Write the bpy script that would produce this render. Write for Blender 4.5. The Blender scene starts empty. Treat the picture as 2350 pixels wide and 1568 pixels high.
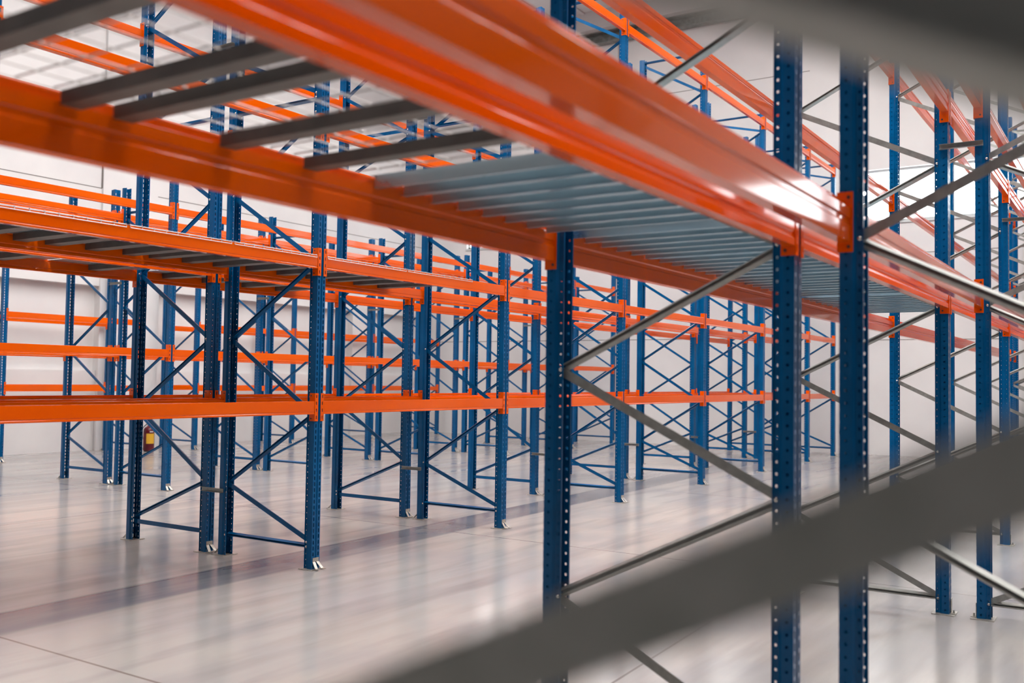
import bpy, math, random
from mathutils import Vector, Matrix
random.seed(7)
C = bpy.context.scene.collection
SC = bpy.context.scene

# ------------------------------------------------------------------ camera
CAM = Vector((0.0, 0.0, 1.656))
YAW, PITCH, ROLL = (math.radians(a) for a in (33.249, 2.247, 0.835))
cd = bpy.data.cameras.new('camera'); cam = bpy.data.objects.new('camera', cd); C.objects.link(cam)
fw = Vector((math.cos(YAW) * math.cos(PITCH), math.sin(YAW) * math.cos(PITCH), math.sin(PITCH)))
rt = Vector((math.sin(YAW), -math.cos(YAW), 0)); up = rt.cross(fw)
r2 = rt * math.cos(ROLL) + up * math.sin(ROLL); u2 = -rt * math.sin(ROLL) + up * math.cos(ROLL)
m = Matrix((r2, u2, -fw)).transposed().to_4x4(); m.translation = CAM
cam.matrix_world = m
cd.sensor_width = 36; cd.lens = 34.049; cd.clip_start = 0.05; cd.clip_end = 200
cd.dof.use_dof = True; cd.dof.focus_distance = 9.8; cd.dof.aperture_fstop = 1.85
SC.camera = cam

# ------------------------------------------------------------------ look
SC.view_settings.view_transform = 'Standard'; SC.view_settings.look = 'None'
SC.view_settings.gamma = 1; SC.view_settings.use_curve_mapping = False
SC.view_settings.exposure = 0.12
w = bpy.data.worlds.new('sky'); SC.world = w; w.use_nodes = True
w.node_tree.nodes['Background'].inputs[0].default_value = (0.86, 0.93, 1.0, 1)
w.node_tree.nodes['Background'].inputs[1].default_value = 1.5
SKYLIGHT, WINDOW = 16.0, 7.0       # daylight coming through roof panels and wall windows

# ------------------------------------------------------------------ materials
def mat(name, col, rough=.5, metal=0., spec=.5, coat=0.):
    m = bpy.data.materials.new(name); m.use_nodes = True
    b = m.node_tree.nodes['Principled BSDF']
    b.inputs['Base Color'].default_value = (*col, 1); b.inputs['Roughness'].default_value = rough
    b.inputs['Metallic'].default_value = metal; b.inputs['Specular IOR Level'].default_value = spec
    b.inputs['Coat Weight'].default_value = coat
    return m
def noisy(m, c1, c2, scale, lo=.35, hi=.65, stretch=(1, 1, 1), detail=4, r1=None, r2=None, bump=0):
    nt = m.node_tree; N = nt.nodes; Lk = nt.links; b = N['Principled BSDF']
    tc = N.new('ShaderNodeTexCoord'); mp = N.new('ShaderNodeMapping'); mp.inputs['Scale'].default_value = stretch
    no = N.new('ShaderNodeTexNoise'); no.inputs['Scale'].default_value = scale; no.inputs['Detail'].default_value = detail
    mr = N.new('ShaderNodeMapRange'); mr.inputs[1].default_value = lo; mr.inputs[2].default_value = hi
    mx = N.new('ShaderNodeMix'); mx.data_type = 'RGBA'
    mx.inputs[6].default_value = (*c1, 1); mx.inputs[7].default_value = (*c2, 1)
    Lk.new(tc.outputs['Object'], mp.inputs[0]); Lk.new(mp.outputs[0], no.inputs['Vector'])
    Lk.new(no.outputs['Fac'], mr.inputs[0]); Lk.new(mr.outputs[0], mx.inputs[0]); Lk.new(mx.outputs[2], b.inputs['Base Color'])
    if r1 is not None:
        mr2 = N.new('ShaderNodeMapRange'); mr2.inputs[1].default_value = lo; mr2.inputs[2].default_value = hi
        mr2.inputs[3].default_value = r1; mr2.inputs[4].default_value = r2
        Lk.new(no.outputs['Fac'], mr2.inputs[0]); Lk.new(mr2.outputs[0], b.inputs['Roughness'])
    if bump:
        bp = N.new('ShaderNodeBump'); bp.inputs['Strength'].default_value = bump; bp.inputs['Distance'].default_value = .004
        Lk.new(no.outputs['Fac'], bp.inputs['Height']); Lk.new(bp.outputs[0], b.inputs['Normal'])
    return m
M = {}
M['orange'] = noisy(mat('orange_paint', (.85, .12, .008), .1, spec=.4), (.76, .093, .0), (.83, .116, .0), 3.0, stretch=(.3, 1, 1), r1=.07, r2=.12)
M['blue'] = noisy(mat('blue_paint', (.004, .12, .33), .38, spec=.28), (.0, .08, .225), (.0, .104, .285), 4.0, r1=.16, r2=.24)
M['galv'] = noisy(mat('galvanised_steel', (.42, .42, .40), .42, .5), (.28, .285, .265), (.38, .38, .36), 26, .3, .7, r1=.36, r2=.5)
M['plank'] = noisy(mat('galvanised_sheet', (.45, .5, .5), .3, .75), (.46, .62, .70), (.55, .70, .78), 5, .3, .7, r1=.26, r2=.34)  # blue of reflected window light put into the sheet's base colour
M['channel'] = noisy(mat('shaded_galvanised', (.2, .2, .18), .5, .45), (.13, .125, .115), (.18, .17, .155), 8, .3, .7)  # galvanised steel darkened in colour to carry the shade under the shelf
M['foot'] = noisy(mat('zinc_foot', (.55, .52, .46), .38, .7), (.42, .39, .33), (.66, .63, .57), 30, .3, .7)
M['bolt'] = mat('zinc_bolt', (.75, .75, .72), .25, .8)
M['wire'] = mat('zinc_wire', (.55, .52, .5), .4, .6)
M['dark'] = mat('black_rubber', (.015, .015, .016), .5)
M['red'] = noisy(mat('extinguisher_red', (.17, .008, .02), .3), (.09, .004, .012), (.13, .006, .016), 6)
M['yellow'] = mat('yellow_label', (.75, .42, .03), .5)
M['white'] = mat('white_paper', (.8, .8, .8), .5)
M['blue_ink'] = mat('blue_ink', (.15, .2, .5), .5)
M['frame'] = mat('window_frame_grey', (.62, .66, .66), .45)
M['ceil'] = mat('roof_sheet', (.62, .60, .60), .6)
M['steelbeam'] = noisy(mat('roof_steel', (.22, .23, .22), .5, .3), (.17, .18, .17), (.27, .28, .27), 8)
M['mark'] = mat('pin_hole_dark', (.03, .03, .03), .6)

def emissive(name, col, s):
    m = bpy.data.materials.new(name); m.use_nodes = True; nt = m.node_tree
    nt.nodes.remove(nt.nodes['Principled BSDF']); e = nt.nodes.new('ShaderNodeEmission')
    e.inputs[0].default_value = (*col, 1); e.inputs[1].default_value = s
    nt.links.new(e.outputs[0], nt.nodes['Material Output'].inputs[0]); return m
M['skylight'] = emissive('daylit_roof_panel', (1.0, .975, .95), SKYLIGHT)
M['pane'] = emissive('daylit_frosted_glass', (.93, .97, 1.0), WINDOW)

# wall: cast panels with faint stains and scuffs
wm = mat('painted_wall', (.7, .66, .655), .75)
noisy(wm, (.72, .705, .705), (.80, .79, .78), .55, .36, .62, detail=9)
M['wall'] = wm
# floor: power-floated concrete with long streaks, stained strip and cut joints
fm = mat('polished_concrete', (.5, .45, .42), .3)
def build_floor(m):
    nt = m.node_tree; N = nt.nodes; Lk = nt.links; b = N['Principled BSDF']
    tc = N.new('ShaderNodeTexCoord'); sx = N.new('ShaderNodeSeparateXYZ'); Lk.new(tc.outputs['Object'], sx.inputs[0])
    def math_(op, a, b_=None, c=None):
        n = N.new('ShaderNodeMath'); n.operation = op
        for i, v in enumerate((a, b_, c)):
            if v is None: continue
            if isinstance(v, (int, float)): n.inputs[i].default_value = v
            else: Lk.new(v, n.inputs[i])
        return n.outputs[0]
    def noise(sc, st, detail=4, off=(0, 0, 0)):
        mp = N.new('ShaderNodeMapping'); mp.inputs['Scale'].default_value = st; mp.inputs['Location'].default_value = off
        no = N.new('ShaderNodeTexNoise'); no.inputs['Scale'].default_value = sc; no.inputs['Detail'].default_value = detail
        Lk.new(tc.outputs['Object'], mp.inputs[0]); Lk.new(mp.outputs[0], no.inputs['Vector']); return no.outputs['Fac']
    def mapr(v, a, b_, c=0., d=1.):
        n = N.new('ShaderNodeMapRange'); Lk.new(v, n.inputs[0])
        for i, q in enumerate((a, b_, c, d)): n.inputs[i + 1].default_value = q
        return n.outputs[0]
    def mix(f, a, b_):
        n = N.new('ShaderNodeMix'); n.data_type = 'RGBA'
        if isinstance(f, float): n.inputs[0].default_value = f
        else: Lk.new(f, n.inputs[0])
        for i, v in ((6, a), (7, b_)):
            if isinstance(v, tuple): n.inputs[i].default_value = (*v, 1)
            else: Lk.new(v, n.inputs[i])
        return n.outputs[2]
    big = noise(.16, (1, 1, 1), 3)
    streak = noise(1.0, (.22, 1.9, 1), 6)
    streak2 = noise(1.0, (.5, 3.6, 1), 5, (7, 3, 0))
    blot = noise(1.3, (1, 1, 1), 8)
    col = mix(mapr(big, .38, .62), (.47, .425, .385), (.385, .385, .38))
    col = mix(mapr(streak, .48, .66, 0, .62), col, (.27, .235, .225))
    col = mix(mapr(streak2, .5, .68, 0, .5), col, (.235, .215, .225))
    col = mix(mapr(blot, .45, .7, 0, .5), col, (.33, .325, .34))
    # the stained strip beside the lengthwise joint
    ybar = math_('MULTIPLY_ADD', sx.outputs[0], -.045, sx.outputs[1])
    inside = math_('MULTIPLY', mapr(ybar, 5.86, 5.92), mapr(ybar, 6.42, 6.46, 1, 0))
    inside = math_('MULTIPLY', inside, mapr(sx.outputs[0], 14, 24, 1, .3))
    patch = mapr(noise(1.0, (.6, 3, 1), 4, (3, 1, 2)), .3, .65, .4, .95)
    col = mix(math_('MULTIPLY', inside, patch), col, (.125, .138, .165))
    # joints
    def joint(v, pos, wdt=.006):
        d = math_('ABSOLUTE', math_('SUBTRACT', v, pos)); return mapr(d, wdt * .5, wdt, 1, 0)
    j = None
    for v, pl in ((ybar, (2.25, 6.40, 10.1, 13.9, -1.9)), (sx.outputs[0], (3.38, 8.48, 13.6, 18.7, -1.7))):
        for q in pl:
            k = joint(v, q, .011); j = k if j is None else math_('MAXIMUM', j, k)
    col = mix(math_('MULTIPLY', j, .75), col, (.13, .085, .075))
    Lk.new(col, b.inputs['Base Color'])
    Lk.new(mapr(streak, .3, .7, .13, .24), b.inputs['Roughness'])
    b.inputs['Specular IOR Level'].default_value = .5
    bp = N.new('ShaderNodeBump'); bp.inputs['Strength'].default_value = .10; bp.inputs['Distance'].default_value = .01
    Lk.new(noise(2.2, (1, 1.5, 1), 3), bp.inputs['Height']); Lk.new(bp.outputs[0], b.inputs['Normal'])
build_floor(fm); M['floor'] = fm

M['greywall'] = mat('grey_cladding', (.13, .135, .14), .6)
# ------------------------------------------------------------------ mesh helpers
class MB:
    def __init__(s): s.v = []; s.f = []
    def quad(s, a, b, c, d):
        n = len(s.v); s.v += [tuple(a), tuple(b), tuple(c), tuple(d)]; s.f.append((n, n + 1, n + 2, n + 3)); return s
    def tri(s, a, b, c):
        n = len(s.v); s.v += [tuple(a), tuple(b), tuple(c)]; s.f.append((n, n + 1, n + 2)); return s
    def box(s, x0, x1, y0, y1, z0, z1):
        n = len(s.v); s.v += [(x, y, z) for x in (x0, x1) for y in (y0, y1) for z in (z0, z1)]
        s.f += [(n + a, n + b, n + c, n + d) for a, b, c, d in ((0, 1, 3, 2), (4, 6, 7, 5), (0, 4, 5, 1), (2, 3, 7, 6), (0, 2, 6, 4), (1, 5, 7, 3))]
        return s
    def prism(s, prof, org, ax_u, ax_v, ax_w, length, close=True, caps=True):
        """extrude a closed 2-d outline (u,v) along ax_w"""
        o = Vector(org); U, V, W = Vector(ax_u), Vector(ax_v), Vector(ax_w)
        n = len(s.v); k = len(prof)
        for t in (0, length):
            for (a, b) in prof: s.v.append(tuple(o + U * a + V * b + W * t))
        for i in range(k if close else k - 1):
            j = (i + 1) % k; s.f.append((n + i, n + j, n + k + j, n + k + i))
        if caps and close:
            s.f.append(tuple(n + i for i in range(k))[::-1]); s.f.append(tuple(n + k + i for i in range(k)))
        return s
    def tube(s, pts, r, seg=6, closed=False):
        P = [Vector(p) for p in pts]; n = len(s.v); m = len(P)
        for i, p in enumerate(P):
            a = P[(i - 1) % m] if (closed or i) else P[i]; b = P[(i + 1) % m] if (closed or i < m - 1) else P[i]
            d = (b - a).normalized(); q = Vector((0, 0, 1)) if abs(d.z) < .9 else Vector((1, 0, 0))
            u = d.cross(q).normalized(); v = d.cross(u)
            for k in range(seg):
                t = 2 * math.pi * k / seg; s.v.append(tuple(p + (u * math.cos(t) + v * math.sin(t)) * r))
        for i in range(m if closed else m - 1):
            for k in range(seg):
                j = (i + 1) % m; l = (k + 1) % seg
                s.f.append((n + i * seg + k, n + i * seg + l, n + j * seg + l, n + j * seg + k))
        if not closed:
            s.f.append(tuple(n + k for k in range(seg))); s.f.append(tuple(n + (m - 1) * seg + k for k in range(seg))[::-1])
        return s
    def lathe(s, prof, org=(0, 0, 0), seg=24):
        n = len(s.v); m = len(prof)
        for k in range(seg):
            t = 2 * math.pi * k / seg
            for r, z in prof: s.v.append((org[0] + r * math.cos(t), org[1] + r * math.sin(t), org[2] + z))
        for k in range(seg):
            l = (k + 1) % seg
            for i in range(m - 1): s.f.append((n + k * m + i, n + l * m + i, n + l * m + i + 1, n + k * m + i + 1))
        return s
    def mesh(s, name, mt, solid=0, smooth=False, merge=True, bevel=0):
        me = bpy.data.meshes.new(name); me.from_pydata(s.v, [], s.f); me.validate(); me.update()
        me.materials.append(M[mt] if isinstance(mt, str) else mt)
        if solid or merge or bevel:
            o = bpy.data.objects.new('tmp', me); C.objects.link(o)
            if merge: mm = o.modifiers.new('w', 'WELD'); mm.merge_threshold = .0004
            if bevel: mm = o.modifiers.new('b', 'BEVEL'); mm.width = bevel; mm.segments = 2; mm.limit_method = 'ANGLE'
            if solid: mm = o.modifiers.new('s', 'SOLIDIFY'); mm.thickness = solid; mm.offset = 0
            bpy.context.view_layer.update()
            me2 = bpy.data.meshes.new_from_object(o.evaluated_get(bpy.context.evaluated_depsgraph_get()))
            bpy.data.objects.remove(o); bpy.data.meshes.remove(me); me = me2; me.name = name
        if smooth:
            for p in me.polygons: p.use_smooth = True
        return me
def part(name, me, parent=None, loc=(0, 0, 0), rot=(0, 0, 0), label=None):
    o = bpy.data.objects.new(name, me); C.objects.link(o); o.parent = parent; o.location = loc; o.rotation_euler = rot
    if label: o['label'] = label
    return o
def thing(name, label, cat, loc=(0, 0, 0), rot=(0, 0, 0), group=None, me=None):
    o = bpy.data.objects.new(name, me); C.objects.link(o); o.location = loc; o.rotation_euler = rot
    o['label'] = label; o['category'] = cat; o['kind'] = 'thing'
    if group: o['group'] = group
    return o
def struct(name, me): o = part(name, me); o['kind'] = 'structure'; return o
ORD = ['zeroth', 'first', 'second', 'third', 'fourth', 'fifth', 'sixth', 'seventh', 'eighth', 'ninth', 'tenth', 'eleventh', 'twelfth']
ORD += ['thirteenth', 'fourteenth', 'fifteenth', 'sixteenth', 'seventeenth', 'eighteenth', 'nineteenth', 'twentieth']
ORD += ['twenty-' + o for o in ORD[1:10]] + ['thirtieth'] + ['thirty-' + o for o in ORD[1:10]] + ['fortieth'] + ['forty-' + o for o in ORD[1:10]]

# ------------------------------------------------------------------ the hall
XW, YW, ZC = 23.8, 18.95, 11.9          # far end wall, left wall, roof
X0, Y0 = -9.0, -24.0
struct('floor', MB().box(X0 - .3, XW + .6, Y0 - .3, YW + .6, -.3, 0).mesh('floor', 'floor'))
# roof sheet with openings left for the daylight panels, purlins under it
sky_x = [(2.6, 4.4), (8.6, 10.4), (14.6, 16.4)]
SY0, SY1 = -7.0, 14.5
cb = MB(); xs = [X0 - .3] + [q for a in sky_x for q in a] + [XW + .6]
for i in range(0, len(xs), 2): cb.box(xs[i], xs[i + 1], Y0 - .3, YW + .6, ZC, ZC + .2)
for a, b in sky_x: cb.box(a, b, Y0 - .3, SY0, ZC, ZC + .2); cb.box(a, b, SY1, YW + .6, ZC, ZC + .2)
y = Y0 + 1
while y < YW:                             # shallow ribs of the roof sheeting
    cb.box(X0, XW, y, y + .1, ZC - .05, ZC); y += 1.0
struct('ceiling', cb.mesh('ceiling', 'ceil'))
for i, (a, b) in enumerate(sky_x):
    o = struct('window_%d' % (i + 1), MB().box(a, b, SY0, SY1, ZC + .06, ZC + .1).mesh('roof_window', 'skylight'))
# end wall pieces around the two window strips
def hole_wall(x0, x1, ya, yb, wy0, wy1, wz0, wz1, b):
    b.box(x0, x1, ya, yb, 0, wz0); b.box(x0, x1, ya, yb, wz1, ZC)
    b.box(x0, x1, ya, wy0, wz0, wz1); b.box(x0, x1, wy1, yb, wz0, wz1)
WZ0, WZ1 = 5.53, 6.80
b = MB(); hole_wall(XW, XW + .3, 6.9, YW, 8.0, 17.30, 5.60, 6.72, b)
hole_wall(XW + .15, XW + .45, Y0, 6.05, -11.5, 5.92, WZ0, WZ1, b)
b.box(XW - .02, XW + .45, 6.05, 6.9, 0, ZC)
b.box(XW, XW + .3, YW, YW + .3, 0, ZC)
struct('wall_far', b.mesh('wall_far', 'wall', merge=False))
# hairline panel joints of the end wall, gap shadow painted as dark strips
b = MB()
for z in (2.78, 9.4): b.box(XW - .004, XW + .01, 6.9, 18.9, z - .008, z + .008)
for z in (2.72, 4.75, 9.35): b.box(XW + .146, XW + .16, -13, 6.0, z - .008, z + .008)
for yy in (12.2,): b.box(XW - .004, XW + .01, yy - .008, yy + .008, 0, 11)
b.box(XW + .02, XW + .15, 6.03, 6.052, 0, ZC)  # corner beside the pier, its shade put into a dark strip
struct('trim_1', b.mesh('panel_joint', mat('joint_shadow_gap', (.2, .18, .17), .8), merge=False))
def window(n, x, ya, yb, muls, WZ0=WZ0, WZ1=WZ1):
    f = MB(); t = .06
    f.box(x, x + .1, ya, yb, WZ0, WZ0 + t); f.box(x, x + .1, ya, yb, WZ1 - t, WZ1)
    for yy in muls: f.box(x, x + .1, yy - t / 2, yy + t / 2, WZ0 + t, WZ1 - t)
    f.box(x, x + .1, ya, ya + t, WZ0, WZ1); f.box(x, x + .1, yb - t, yb, WZ0, WZ1)
    f.box(x - .14, x + .02, ya - .02, yb + .02, WZ0 - .05, WZ0)          # sill
    o = struct('window_%d' % n, f.mesh('window_frame', 'frame', merge=False))
    part('pane', MB().box(x + .05, x + .06, ya + t, yb - t, WZ0 + t, WZ1 - t).mesh('window_pane', 'pane'), o)
window(4, XW + .10, 8.0, 17.30, [16.9, 14.0, 11.7, 9.4], 5.60, 6.72)
window(5, XW + .25, -11.5, 5.92, [-9.5, -6.5, -3.5])
# steel edge beam and roof lip along the top of the end wall
b = MB()
b.prism([(0, 0), (-.25, 0), (-.25, .025), (-.02, .025), (-.02, .30), (-.25, .30), (-.25, .325), (0, .325)], (XW - .03, Y0 + .02, 11.05), (1, 0, 0), (0, 0, 1), (0, 1, 0), YW - Y0 - .1)
o = thing('steel_edge_beam', 'dark grey steel beam along the top of the far end wall', 'beam', me=b.mesh('steel_edge_beam', 'steelbeam'))
struct('trim_2', MB().box(XW - .5, XW, Y0, YW, 11.38, 11.9).mesh('roof_lip', 'ceil'))
# left wall: framed panels with recessed bays under a header
b = MB(); HZ = 3.55
b.box(X0, XW, YW, YW + .3, HZ, ZC)
b.box(X0, XW + .3, YW + .22, YW + .4, 0, HZ)
piers = [(-3.6, -2.7), (4.45, 5.35), (12.62, 14.1), (20.6, 21.5)]
for a, c in piers: b.box(a, c, YW, YW + .25, 0, HZ)
b.box(12.57, 12.97, YW - .06, YW, 0, ZC)
for a, c in ((5.35, 12.62), (14.1, 20.6), (21.5, XW), (-2.7, 4.45)): b.box(a, c, YW + .1, YW + .25, 0, 1.72)
struct('wall_left', b.mesh('wall_left', 'wall', merge=False))
b = MB()
b.box(14.0, XW, YW - .004, YW + .01, 5.72, 5.736); b.box(X0, 12.57, YW - .004, YW + .01, 5.67, 5.686)
b.box(12.972, 12.985, YW - .01, YW, 5.7, ZC); b.box(12.555, 12.57, YW - .03, YW, 5.68, 7.2)
struct('trim_3', b.mesh('panel_joint', bpy.data.materials['joint_shadow_gap'], merge=False))
struct('wall_right', MB().box(X0 - .3, XW + .6, Y0 - .3, Y0, 0, ZC).mesh('wall_right', 'greywall'))
struct('wall_back', MB().box(X0 - .3, X0, Y0, YW, 0, ZC).mesh('wall_back', 'greywall'))

# ------------------------------------------------------------------ rack parts
D, G = 1.10, .273
HW = .048                                   # half width of an upright
_cache = {}
def strip(b, p, q, z0, z1, hole=None, pitch=.05):
    """sheet from plan point p to q, z0..z1, with an optional column of real holes (centre u, half width, half height)"""
    p = Vector((p[0], p[1])); q = Vector((q[0], q[1])); L = (q - p).length; d = (q - p) / L
    P = lambda u, z: (p.x + d.x * u, p.y + d.y * u, z)
    if not hole: b.quad(P(0, z0), P(L, z0), P(L, z1), P(0, z1)); return
    uc, a, h = hole; n = int((z1 - z0) / pitch); zz = z0
    for k in range(n):
        zc = zz + pitch / 2; U = (0, uc - a, uc + a, L); Z = (zz, zc - h, zc + h, zz + pitch)
        for i in range(3):
            for j in range(3):
                if i == 1 and j == 1: continue
                b.quad(P(U[i], Z[j]), P(U[i + 1], Z[j]), P(U[i + 1], Z[j + 1]), P(U[i], Z[j + 1]))
        c = a * .45; e = min(h, a) * .45        # clipped corners: rounded hole
        for su, sz in ((-1, -1), (1, -1), (1, 1), (-1, 1)):
            A = P(uc + su * a, zc + sz * h); B = P(uc + su * (a - c), zc + sz * h); E = P(uc + su * a, zc + sz * (h - e))
            b.tri(A, B, E)
        zz += pitch
    b.quad(P(0, zz), P(L, zz), P(L, z1), P(0, z1))
def post_mesh(h, sides=True):
    """upright: front face towards -y, open back towards +y"""
    key = ('post', h, sides)
    if key in _cache: return _cache[key]
    b = MB(); f = -.045; sl = (.018, .0060, .0165)
    strip(b, (-HW, f), (-.011, f), 0, h, sl); strip(b, (HW, f), (.011, f), 0, h, sl)
    strip(b, (-.011, f), (-.006, f + .009), 0, h); strip(b, (-.006, f + .009), (.006, f + .009), 0, h); strip(b, (.006, f + .009), (.011, f), 0, h)
    for s in (-1, 1):
        strip(b, (s * HW, f), (s * HW, .004), 0, h, (.026, .006, .006) if sides else None)
        strip(b, (s * HW, .004), (s * (HW - .012), .016), 0, h)
        strip(b, (s * (HW - .012), .016), (s * (HW - .012), .045), 0, h, (.014, .0052, .0062) if sides else (.017, .0036, .005))
        strip(b, (s * (HW - .012), .045), (s * (HW - .004), .045), 0, h)
    _cache[key] = b.mesh('upright_post', 'blue', solid=.0026, merge=True); return _cache[key]
def chan_mesh(y0, z0, y1, z1, mt, flip, h=.043, dep=.028, sl=.012, dz=0., dz1=None):
    """C-shaped brace in the frame plane; open side towards -x when flip is False"""
    key = ('ch', round(y0, 3), round(z0, 3), round(y1, 3), round(z1, 3), mt, flip, h)
    if key in _cache: return _cache[key]
    z0 += dz; z1 += dz if dz1 is None else dz1
    a = Vector((0, y0, z0)); c = Vector((0, y1, z1)); d = (c - a); L = d.length; d.normalize()
    n = Vector((0, -d.z, d.y)) if d.y > 0 else Vector((0, d.z, -d.y))
    t = .0022; s = -1 if not flip else 1; e = dep / 2; lip = .009
    q = h / 2                                   # web at -s*e, flanges leaning inwards to the open side
    pr = [(-s * e, -q), (s * e, -q + sl), (s * e, -q + sl + lip * .5), (s * (e - t), -q + sl + lip * .5), (s * (e - t), -q + sl + t), (-s * (e - t), -q + t),
          (-s * (e - t), q - t), (s * (e - t), q - sl - t), (s * (e - t), q - sl - lip * .5), (s * e, q - sl - lip * .5), (s * e, q - sl), (-s * e, q)]
    b = MB(); b.prism(pr, a, (1, 0, 0), n, d, L)
    me = b.mesh('brace', mt, merge=False); _cache[key] = me; return me
def bolt_mesh():
    if 'bolt' not in _cache:
        b = MB(); b.lathe([(0, .008), (.006, .007), (.010, .003), (.0105, 0)], (0, 0, 0), 10); _cache['bolt'] = b.mesh('bolt', 'bolt', smooth=True)
    return _cache['bolt']
def plate_mesh():
    if 'plate' not in _cache:
        b = MB(); b.box(-.085, .085, -.085, .07, 0, .006); _cache['plate'] = b.mesh('base_plate', 'foot', bevel=.0015)
    return _cache['plate']
def claw_mesh():
    """bent zinc bracket hooked into the front of the post, two prongs splayed on the floor"""
    if 'claw' not in _cache:
        b = MB(); f = -.049
        for s0, s1, t0, t1 in ((-.036, -.006, -.050, -.020), (.006, .036, .020, .050)):
            b.quad((s0, f, .10), (s1, f, .10), (s1, f, .065), (s0, f, .065))
            b.quad((s0, f, .065), (s1, f, .065), (t1, f - .048, .012), (t0, f - .048, .012))
            b.quad((t0, f - .048, .012), (t1, f - .048, .012), (t1, f - .078, .0105), (t0, f - .078, .0105))
        b.quad((-.006, f, .10), (.006, f, .10), (.006, f, .07), (-.006, f, .07))
        _cache['claw'] = b.mesh('foot_bracket', 'foot', solid=.004)
    return _cache['claw']
def tab_mesh():
    if 'tab' not in _cache:
        b = MB(); b.box(-.002, .036, -.0535, -.0495, .006, .11); b.box(-.036, .036, -.088, -.05, .006, .010)
        b.lathe([(0, .03), (.006, .03), (.006, .012), (.012, .012), (.012, .006)], (0, -.07, 0), 8)
        _cache['tab'] = b.mesh('foot_tab', 'foot', merge=False)
    return _cache['tab']

RACKS = {  # name: y of the front post line, sign (front towards -y: 1, towards +y: -1)
    'B1': (6.044, 1), 'B2': (6.044 + 2 * D + G, -1), 'C1': (11.74, 1), 'C2': (11.74 + 2 * D + G, -1),
    'D': (17.63, 1), 'A1': (1.256 - G - D, 1), 'A2': (1.256 + D, -1)}
RN = {'B1': 'nearest all-blue rack row', 'B2': 'second all-blue rack row', 'C1': 'third all-blue rack row', 'C2': 'fourth all-blue rack row',
      'D': 'rack row along left wall', 'A1': 'right-hand grey-braced row', 'A2': 'overhead grey-braced row'}
L = 2.916; LA = 3.70
BX = [6.113 + i * L for i in range(-1, 6)] + [22.725]
CX = [8.936 + i * L for i in range(-1, 5)] + [22.75]
DX = [9.782, 9.782 + L, 9.782 + L + 1.434, 9.782 + 2 * L + 1.434, 9.782 + 3 * L + 1.434, 9.782 + 4 * L + 1.434]
AX = [.42] + [4.008 + i * LA for i in range(0, 6)] + [23.43]
XS = {'B1': BX, 'B2': BX, 'C1': CX, 'C2': CX, 'D': DX, 'A1': AX, 'A2': AX}

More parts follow.
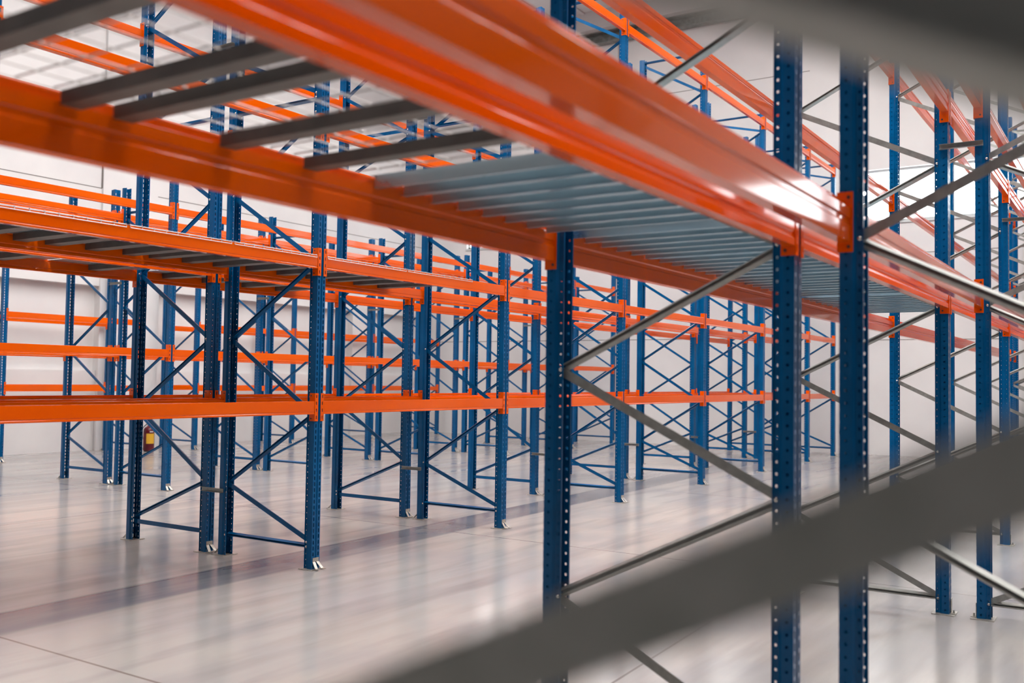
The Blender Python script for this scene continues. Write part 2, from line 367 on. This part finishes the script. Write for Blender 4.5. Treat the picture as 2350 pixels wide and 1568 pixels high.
def make_frame(rk, i):
    """frame in local coordinates: front post at y=0, rear post at y=D (front faces -y)"""
    fam = rk[0]; x = XS[rk][i]; y, s = RACKS[rk]
    grey = fam == 'A'
    if fam == 'B': H = 7.12
    elif fam == 'A': H = 7.3
    else: H = 4.446
    hf = 6.79 if (fam == 'B' and i >= 5) else H
    n = i + 1 if fam == 'D' else i                # counted from the leftmost one the photo shows
    lab = '%s-braced blue rack frame, %s from left in the %s' % ('grey' if grey else 'blue', ORD[n], RN[rk])
    if i == 0 and fam in 'BC': lab = 'blue rack frame just beyond the left picture edge in the %s' % RN[rk]
    if i == 0 and rk == 'A1': lab = 'blurred grey-braced rack frame right in front of the camera, crossing the right side'
    if i == 0 and rk == 'A2': lab = 'grey-braced blue rack frame beside the camera at the start of the overhead shelf'
    root = thing('rack_frame', lab, 'rack frame', (x, y, 0), (0, 0, 0 if s > 0 else math.pi), 'upright frames of the ' + RN[rk])
    for yy, r, hh in ((0, 0, hf), (D, math.pi, H)):
        p = part('upright_post', post_mesh(hh, grey), root, (0, yy, .006), (0, 0, r))
        part('base_plate', plate_mesh(), root, (0, yy, 0), (0, 0, r), 'zinc base plate')
        if grey: part('foot_tab', tab_mesh(), root, (0, yy, 0), (0, 0, r), 'pale zinc foot tab')
        else: part('foot_bracket', claw_mesh(), root, (0, yy, 0), (0, 0, r), 'shiny two-pronged zinc bracket')
    mt = 'galv' if grey else 'blue'
    ya, yb = .031, D - .031
    def bar(nm, y0, z0, y1, z1, flip, **k):
        if rk == 'A1' and nm == 'brace': flip = not flip
        if rk == 'A2' and nm != 'brace': flip = not flip
        part(nm, chan_mesh(y0, z0, y1, z1, mt, flip, **k), root)
    nodes = []
    if grey:
        # zigzag starts at the inner post (rear), pitch .53
        zs = [.11 + .532 * k for k in range(14)]; side = [yb if k % 2 == 0 else ya for k in range(14)]
        hz = [.11, 7.0]
    elif fam == 'B':
        # starts at the outer (front) post
        zs = [.23, .67, 1.335, 2.0, 2.665, 3.325, 3.98]; side = [ya if k % 2 == 0 else yb for k in range(7)]
        top = hf - .04
        z2 = [4.15, 4.60, 5.2, 5.82, 6.42, top - .05]; zs2 = z2; side2 = [ya if k % 2 == 0 else yb for k in range(6)]
        hz = [.19, 4.11, 4.66, top]
    else:
        st = 1 if fam == 'C' else 0
        zs = [.23, .69, 1.355, 2.02, 2.685, 3.35, 4.0]; side = [(yb if st else ya) if k % 2 == 0 else (ya if st else yb) for k in range(7)]
        hz = [.19, 4.08]
    def zig(zs, side):
        for k in range(len(zs) - 1):
            a = (side[k], zs[k]); c = (side[k + 1], zs[k + 1])
            if a[0] > c[0]: a, c = c, a                 # a at the front, c at the rear
            rising = c[1] > a[1]
            kw = {}
            if grey and i == 0 and rk == 'A1' and abs(zs[k] - 1.174) < .01: kw = dict(h=.0385, dz=-.0105, dz1=.003)
            if grey and i == 0 and rk == 'A1' and abs(zs[k] - 1.706) < .01: kw = dict(h=.082, sl=.0125, dz=.029)
            e = .012 if rising else -.012                 # ends sit side by side on the shared bolt
            bar('brace', a[0], a[1] + e, c[0], c[1] - e, rising, **kw)
        for yy, z in zip(side, zs): nodes.append((yy, z))
    zig(zs, side)
    if fam == 'B': zig(zs2, side2)
    for z in hz:
        bar('horizontal_brace', ya, z, yb, z, False); nodes.append((ya, z)); nodes.append((yb, z))
    if (fam == 'A' and i in (1, 2, 3)) or (fam == 'B' and i in (1, 2)):
        for yy, z in nodes:
            if z > 5.4: continue
            for sx in (-1,):
                xx = sx * (HW - .012 + .0013) * (1 if s > 0 else -1)
                part('bolt', bolt_mesh(), root, (xx, yy, z), (0, (math.pi / 2) * (-1 if xx < 0 else 1), 0), 'bright zinc bolt')
    if fam == 'B' and i in (1,):
        for yy in (0, D):
            sg = 1 if yy == 0 else -1
            key = 'splice'
            if key not in _cache:
                q = MB(); w2 = HW + .004
                q.quad((-w2, .01, 0), (-w2, .01, .42), (-w2, -.05, .42), (-w2, -.05, 0))
                q.quad((-w2, -.05, 0), (-w2, -.05, .42), (w2, -.05, .42), (w2, -.05, 0))
                q.quad((w2, -.05, 0), (w2, -.05, .42), (w2, .01, .42), (w2, .01, 0))
                _cache[key] = q.mesh('splice_sleeve', 'blue', solid=.003)
            part('splice_sleeve', _cache[key], root, (0, yy, 4.27), (0, 0, 0 if sg > 0 else math.pi))
    return root
for rk in ('B1', 'B2', 'C1', 'C2', 'D', 'A1', 'A2'):
    for i in range(len(XS[rk])): make_frame(rk, i)

# ------------------------------------------------------------------ pallet beams
def bar_mesh(length, h):
    """front (outer) face towards -y at y=0, body 0..0.05; z=0 at the underside"""
    key = ('bar', round(length, 3), h)
    if key in _cache: return _cache[key]
    d = .05; g = .006
    if h > .13:
        pr = [(0, 0), (0, .030), (g, .038), (g, .052), (0, .060), (0, h - .052), (g, h - .046), (g, h - .034), (0, h - .028), (0, h),
              (.026, h), (.026, h - .030), (d, h - .030), (d, .098), (d - g, .092), (d - g, .074), (d, .068), (d, 0)]
    else:
        pr = [(0, 0), (0, .012), (.003, .015), (.003, .019), (0, .022), (0, h), (.028, h), (.028, h - .016), (d, h - .016), (d, .034), (d - .004, .030), (d - .004, .024), (d, .020), (d, 0)]
    b = MB(); b.prism(pr, (0, 0, 0), (0, 1, 0), (0, 0, 1), (1, 0, 0), length)
    me = b.mesh('beam_bar', 'orange', merge=False, bevel=.0015); _cache[key] = me; return me
def conn_mesh(sgn, hc=.241):
    """L-shaped hooked end plate; sgn=+1: plate at the left end of a beam (wraps towards -x)"""
    key = ('conn', sgn, hc)
    if key in _cache: return _cache[key]
    b = MB(); t = 0
    # front leaf with four slots
    x_in, x_out = 0.0, -sgn * .038
    n = 4; pz = hc / n
    for k in range(n):
        z0 = k * pz; zc = z0 + pz * .55; U = (0, .35, .62, 1); Z = (z0, zc - .014, zc + .014, z0 + pz)
        for i_ in range(3):
            for j in range(3):
                if i_ == 1 and j == 1: continue
                ua, ub = (x_in + (x_out - x_in) * U[i_], x_in + (x_out - x_in) * U[i_ + 1])
                b.quad((ua, 0, Z[j]), (ub, 0, Z[j]), (ub, 0, Z[j + 1]), (ua, 0, Z[j + 1]))
    b.quad((0, 0, 0), (0, 0, hc), (0, .062, hc), (0, .062, 0))
    me = b.mesh('end_connector', 'orange', solid=.0036, merge=True); _cache[key] = me; return me
def pin_hole_mesh():
    if 'pin' not in _cache:
        b = MB(); b.tube([(-.0035, .044, .0), (.0035, .044, .0)], .0068, 10); _cache['pin'] = b.mesh('pin_hole_disc', 'mark', merge=False)  # dark disc for a lock pin hole, the hole's shade in its colour
    return _cache['pin']
LV = {1: 'lowest', 2: 'second', 3: 'third', 4: 'fourth', 5: 'topmost'}
def make_beam(rk, side, bay, lev, zc, hc=.241, h=.112, off=.060):
    """side f: on the front posts of the rack, r: on its rear posts. zc = underside of the connector"""
    y, s = RACKS[rk]; xs = XS[rk]
    if side == 'f': yp, sg = y, s
    else: yp, sg = y + s * D, -s
    xa, xb = xs[bay] + HW + .0055, xs[bay + 1] - HW - .0055
    Lb = xb - xa; yf = yp - sg * .0505
    sd = 'outer' if side == 'f' else 'inner'
    lab = 'orange beam, %s level, %s bay, %s side of %s' % (LV[lev], ORD[bay if rk == 'D' and bay > 1 else bay + 1], sd, RN[rk])
    root = thing('pallet_beam', lab, 'rack beam', (xa if sg > 0 else xb, yf, zc), (0, 0, 0 if sg > 0 else math.pi), 'orange beams of the ' + RN[rk])
    part('beam_bar', bar_mesh(Lb, h), root, (0, 0, off))
    part('end_connector', conn_mesh(1, hc), root, (0, -.0022, 0)); part('end_connector', conn_mesh(-1, hc), root, (Lb, -.0022, 0))
    if (rk[0] == 'A' and bay < 4) or (rk[0] == 'B' and bay < 3):
        for c_, xo in zip([o for o in root.children if o.name.startswith('end_connector')], (0, 0)):
            for z in (.022, hc - .022): part('pin_hole_disc', pin_hole_mesh(), c_, (0, 0, z), label='dark disc standing for a lock pin hole')
    return root
AH = dict(hc=.243, h=.168, off=.040)
for bay in range(len(BX) - 1):
    for lev, zc in ((1, 1.272), (2, 2.531)):
        for rk in ('B1', 'B2'):
            for sd in 'fr': make_beam(rk, sd, bay, lev, zc)
    make_beam('B1', 'f', bay, 3, 3.712); make_beam('B1', 'r', bay, 3, 3.712)
    make_beam('B2', 'f', bay, 4, 4.998)
    make_beam('B1', 'f', bay, 5, 6.450)
for bay in range(len(CX) - 1):
    for lev, zc in ((1, 1.842), (2, 3.892)):
        for rk in ('C1', 'C2'):
            for sd in 'fr': make_beam(rk, sd, bay, lev, zc)
dbeams = []
for bay in (0, 2, 3, 4):
    for lev, zc in ((1, 1.245), (2, 2.608)):
        for sd in 'fr': dbeams.append((bay, lev, sd, make_beam('D', sd, bay, lev, zc, hc=.23, h=.118, off=.055)))
for bay in range(len(AX) - 1):
    for lev, zc in ((1, 2.184), (2, 3.600), (3, 5.045)):
        AH = dict(hc=.243, h=.168, off=.040) if lev == 1 else dict(hc=.243, h=.146, off=.076)
        make_beam('A2', 'f', bay, lev, zc, **AH); make_beam('A2', 'r', bay, lev, zc, **AH); make_beam('A1', 'r', bay, lev, zc, **AH)
# small stickers on three beams by the far wall
for (bay, lev, sd, root) in dbeams:
    if lev == 1 and sd == 'f' and bay == 4:
        for xx in (1.62, 2.3):
            st = part('sticker', MB().box(0, .10, -.0015, -.0003, 0, .095).mesh('sticker', 'white'), root, (xx, 0, .067), label='small white sticker')
            part('sticker_print', MB().box(.02, .08, -.0024, -.0016, .055, .08).box(.02, .05, -.0024, -.0016, .02, .045).mesh('sticker_print', 'blue_ink'), st, label='blue print')

# ------------------------------------------------------------------ row spacers between back-to-back posts
def spacer(rk1, i, z, words):
    y = RACKS[rk1][0] + D; x = XS[rk1][i]
    if rk1 == 'A1': y = RACKS['A1'][0] + D
    b = MB(); Ls = G + .02
    b.prism([(-.018, 0), (.018, 0), (.018, .03), (.0155, .03), (.0155, .0025), (-.0155, .0025), (-.0155, .03), (-.018, .03)], (0, 0, 0), (0, 0, 1), (-1, 0, 0), (0, 1, 0), Ls)
    key = 'spacer'
    if key not in _cache: _cache[key] = b.mesh('row_spacer', 'galv', merge=False)
    return thing('row_spacer', words, 'spacer', (x - HW - .003, y - .01, z), group='grey spacers between back-to-back racks', me=_cache[key])
for i in range(1, 7):
    for z, wd in ((.592, 'low grey'), (4.76, 'high grey')):
        spacer('B1', i, z, '%s spacer bar joining nearest blue double rack, %s frame pair' % (wd, ORD[i]))
for i in range(1, 6):
    spacer('C1', i, 3.014, 'short grey spacer bar joining the far blue double rack, %s frame pair' % ORD[i])
for i in range(1, 7):
    spacer('A1', i, 3.414, 'short grey spacer bar joining the grey-braced double rack, %s frame pair' % ORD[i])

# ------------------------------------------------------------------ decks
def wire_deck(x0, x1, ya, yb, ztop, nch, label, group, lips=True, pitch=.1, ch=.054):
    ce = .0515 if lips else .026
    root = thing('wire_deck_panel', label, 'wire deck', (x0, ya, ztop), group=group)
    W = x1 - x0; Dp = yb - ya; b = MB(); r = .003 if lips else .0024
    n = max(2, int(round(Dp / pitch)))
    for k in range(n + 1): b.tube([(0, Dp * k / n, .003), (W, Dp * k / n, .003)], r, 5)
    m_ = max(2, int(round(W / pitch)))
    for k in range(m_ + 1):
        x = min(max(W * k / m_, .004), W - .004)
        pts = [(x, -.004, .0075), (x, Dp + .004, .0075)]
        if lips: pts = [(x, -.006, -.018)] + pts + [(x, Dp + .006, -.018)]
        b.tube(pts, r, 5)
    if lips:
        b.tube([(.004, -.008, -.017), (W - .004, -.008, -.017)], r, 5); b.tube([(.004, Dp + .008, -.017), (W - .004, Dp + .008, -.017)], r, 5)
    part('wire_mesh', b.mesh('wire_mesh', 'wire', merge=False), root)
    if lips: part('deck_sheet', MB().box(.006, W - .006, .03, Dp - .03, -.003, -.0005).mesh('deck_sheet', 'plank'), root, label='thin galvanised sheet under the wires')
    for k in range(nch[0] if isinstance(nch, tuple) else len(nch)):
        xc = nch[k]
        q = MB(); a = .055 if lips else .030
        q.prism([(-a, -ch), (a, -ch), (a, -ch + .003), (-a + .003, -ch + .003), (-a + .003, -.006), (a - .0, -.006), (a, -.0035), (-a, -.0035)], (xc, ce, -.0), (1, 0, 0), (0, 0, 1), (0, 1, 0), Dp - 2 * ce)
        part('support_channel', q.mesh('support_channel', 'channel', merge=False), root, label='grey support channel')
    return root
# nearest blue double row, second level
zb = 2.531 + .060 + .112
yB1 = (6.044 - .0505, 6.044 + D + .0505); yB2 = (6.044 + D + G - .0505, 6.044 + 2 * D + G + .0505)
n = 0
for k in range(3):
    w_ = (L - .11) / 3; x = BX[0] + .055 + k * w_
    wire_deck(x + .012, x + w_ - .012, yB1[0], yB1[1], zb + .001, [.12, .46, .80], 'wire mesh deck panel, %s from left on nearest blue row second level' % ORD[k + 1], 'wire decks of the nearest blue row')
for k in range(2):
    x = BX[1] + .06 + k * 1.1
    wire_deck(x, x + 1.08, yB1[0], yB1[1], zb + .001, [.15, .54, .93], 'wire mesh deck panel, %s from left on nearest blue row second level' % ORD[k + 4], 'wire decks of the nearest blue row')
for k in range(3):
    w_ = (L - .11) / 3; x = BX[0] + .055 + k * w_
    wire_deck(x + .012, x + w_ - .012, yB2[0], yB2[1], zb + .001, [.45], 'wire mesh deck panel, %s from left on second blue row second level' % ORD[k + 1], 'wire decks of the second blue row', pitch=.2)
for k in range(2):
    x = BX[1] + .06 + k * 1.05
    wire_deck(x, x + 1.03, yB2[0], yB2[1], zb + .001, [.25, .75], 'wire mesh deck panel, %s from left on second blue row second level' % ORD[k + 4], 'wire decks of the second blue row', pitch=.2)
# overhead shelf: open wire panels first, then closed galvanised planks
za = 2.184 + .040 + .168 - .030
yA = (1.256 - .0505 + .027, 1.256 + D + .0505 - .027)
wire_deck(.50, 1.535, yA[0] + .003, yA[1] - .003, za + .031, [.24, .60, .962], 'open wire mesh deck panel overhead, nearest the camera', 'wire decks of the overhead shelf', lips=False, ch=.042)
wire_deck(1.55, 2.60, yA[0] + .003, yA[1] - .003, za + .031, [.066, .43, .78], 'open wire mesh deck panel overhead, beside the closed plank deck', 'wire decks of the overhead shelf', lips=False, ch=.042)
W = .168; q = MB(); t = .0015; Dp = yA[1] - yA[0] - .008; fi = .026; FH = .05
q.prism([(0, -t), (.050, -t), (.054, -.006), (.062, -.006), (.066, -t), (.104, -t), (.108, -.006), (.116, -.006), (.120, -t), (W, -t), (W, 0), (0, 0)], (0, 0, 0), (1, 0, 0), (0, 0, 1), (0, 1, 0), Dp)
for xa_, xb_ in ((0, .014), (W, W - .014)):
    q.prism([(xa_, -t), (xa_, -FH), (xb_, -FH), (xb_, -FH + t), (xa_ + (t if xb_ > xa_ else -t), -FH + t), (xa_ + (t if xb_ > xa_ else -t), -t)], (0, fi, 0), (1, 0, 0), (0, 0, 1), (0, 1, 0), Dp - 2 * fi)
plank = q.mesh('deck_plank', 'plank', merge=False)
px = []
x = 2.655
for k in range(7): px.append(x); x += .174
x = 4.075
while x < 7.62 - W:
    px.append(x); x += .174
    if len(px) in (12, 18, 24): x += .02
x = 7.775
while x < 9.62: px.append(x); x += .174
for k, x in enumerate(px):
    o = thing('deck_plank', 'galvanised deck plank of the closed overhead shelf, %s counting from the camera' % ORD[k + 1], 'deck plank', (x, yA[0] + .004, za + .0325), group='galvanised planks of the overhead shelf', me=plank)

# ------------------------------------------------------------------ fire extinguisher in the gap by the left wall
ex = thing('fire_extinguisher', 'dark red fire extinguisher with yellow label standing on floor by left wall', 'fire extinguisher', (13.2, 17.95, 0))
b = MB(); b.lathe([(0, .012), (.085, .012), (.108, .02), (.114, .05), (.114, .43), (.108, .475), (.08, .515), (.045, .535), (.03, .545), (.03, .56), (0, .56)], seg=32)
part('cylinder', b.mesh('cylinder', 'red', smooth=True), ex)
b = MB(); b.lathe([(.092, 0), (.1, 0), (.1, .03), (.092, .03)], seg=24); part('base_ring', b.mesh('base_ring', 'dark'), ex, label='black base ring')
def arc_strip(r, a0, a1, z0, z1, nseg=14):
    b = MB()
    for k in range(nseg):
        t0 = a0 + (a1 - a0) * k / nseg; t1 = a0 + (a1 - a0) * (k + 1) / nseg
        b.quad((r * math.cos(t0), r * math.sin(t0), z0), (r * math.cos(t1), r * math.sin(t1), z0), (r * math.cos(t1), r * math.sin(t1), z1), (r * math.cos(t0), r * math.sin(t0), z1))
    return b
av = math.atan2(-17.95, -13.2)               # towards the open floor
part('label_sheet', arc_strip(.1155, av - .45, av + 1.15, .17, .385).mesh('label_sheet', 'yellow', solid=.001), ex, label='yellow paper label')
part('name_strip', arc_strip(.1155, av + .15, av + .85, .415, .435).mesh('name_strip', 'white', solid=.001), ex, label='narrow white strip')
b = MB(); b.tube([(0, 0, .555), (0, 0, .60)], .018, 12); b.box(-.012, .012, -.05, .03, .60, .612)
b.tube([(0, -.05, .615), (0, .0, .628), (0, .075, .645)], .006, 8); b.tube([(0, 0, .60), (0, .08, .60)], .006, 8)
h_ = part('valve', b.mesh('valve', 'bolt', merge=False), ex, label='chromed valve')
part('carry_handle', MB().box(-.009, .009, -.02, .095, .640, .648).box(-.009, .009, .0, .095, .603, .610).mesh('carry_handle', 'dark', merge=False), h_, label='black lever')
pts = []
for k in range(15):
    t = k / 14; pts.append((-.02 - .03 * math.sin(t * math.pi), .02 + .16 * math.sin(t * math.pi * .95), .60 - .48 * t + .05 * math.sin(t * math.pi)))
part('hose', MB().tube(pts, .009, 8).mesh('hose', 'dark', smooth=True, merge=False), ex, label='black rubber hose')
b = MB(); pr = [(0, .0), (.15, 0), (.155, .1)]
# black loop of cable at the foot of the end-wall pier
pts = [(0, .13 * math.cos(2 * math.pi * k / 24), .11 * math.sin(2 * math.pi * k / 24)) for k in range(24)]
cl = thing('cable_loop', 'black cable loop hanging low on the far wall pier', 'cable', (XW - .045, 6.02, .50), me=MB().tube(pts, .010, 8, closed=True).mesh('cable_loop', 'dark', smooth=True, merge=False))
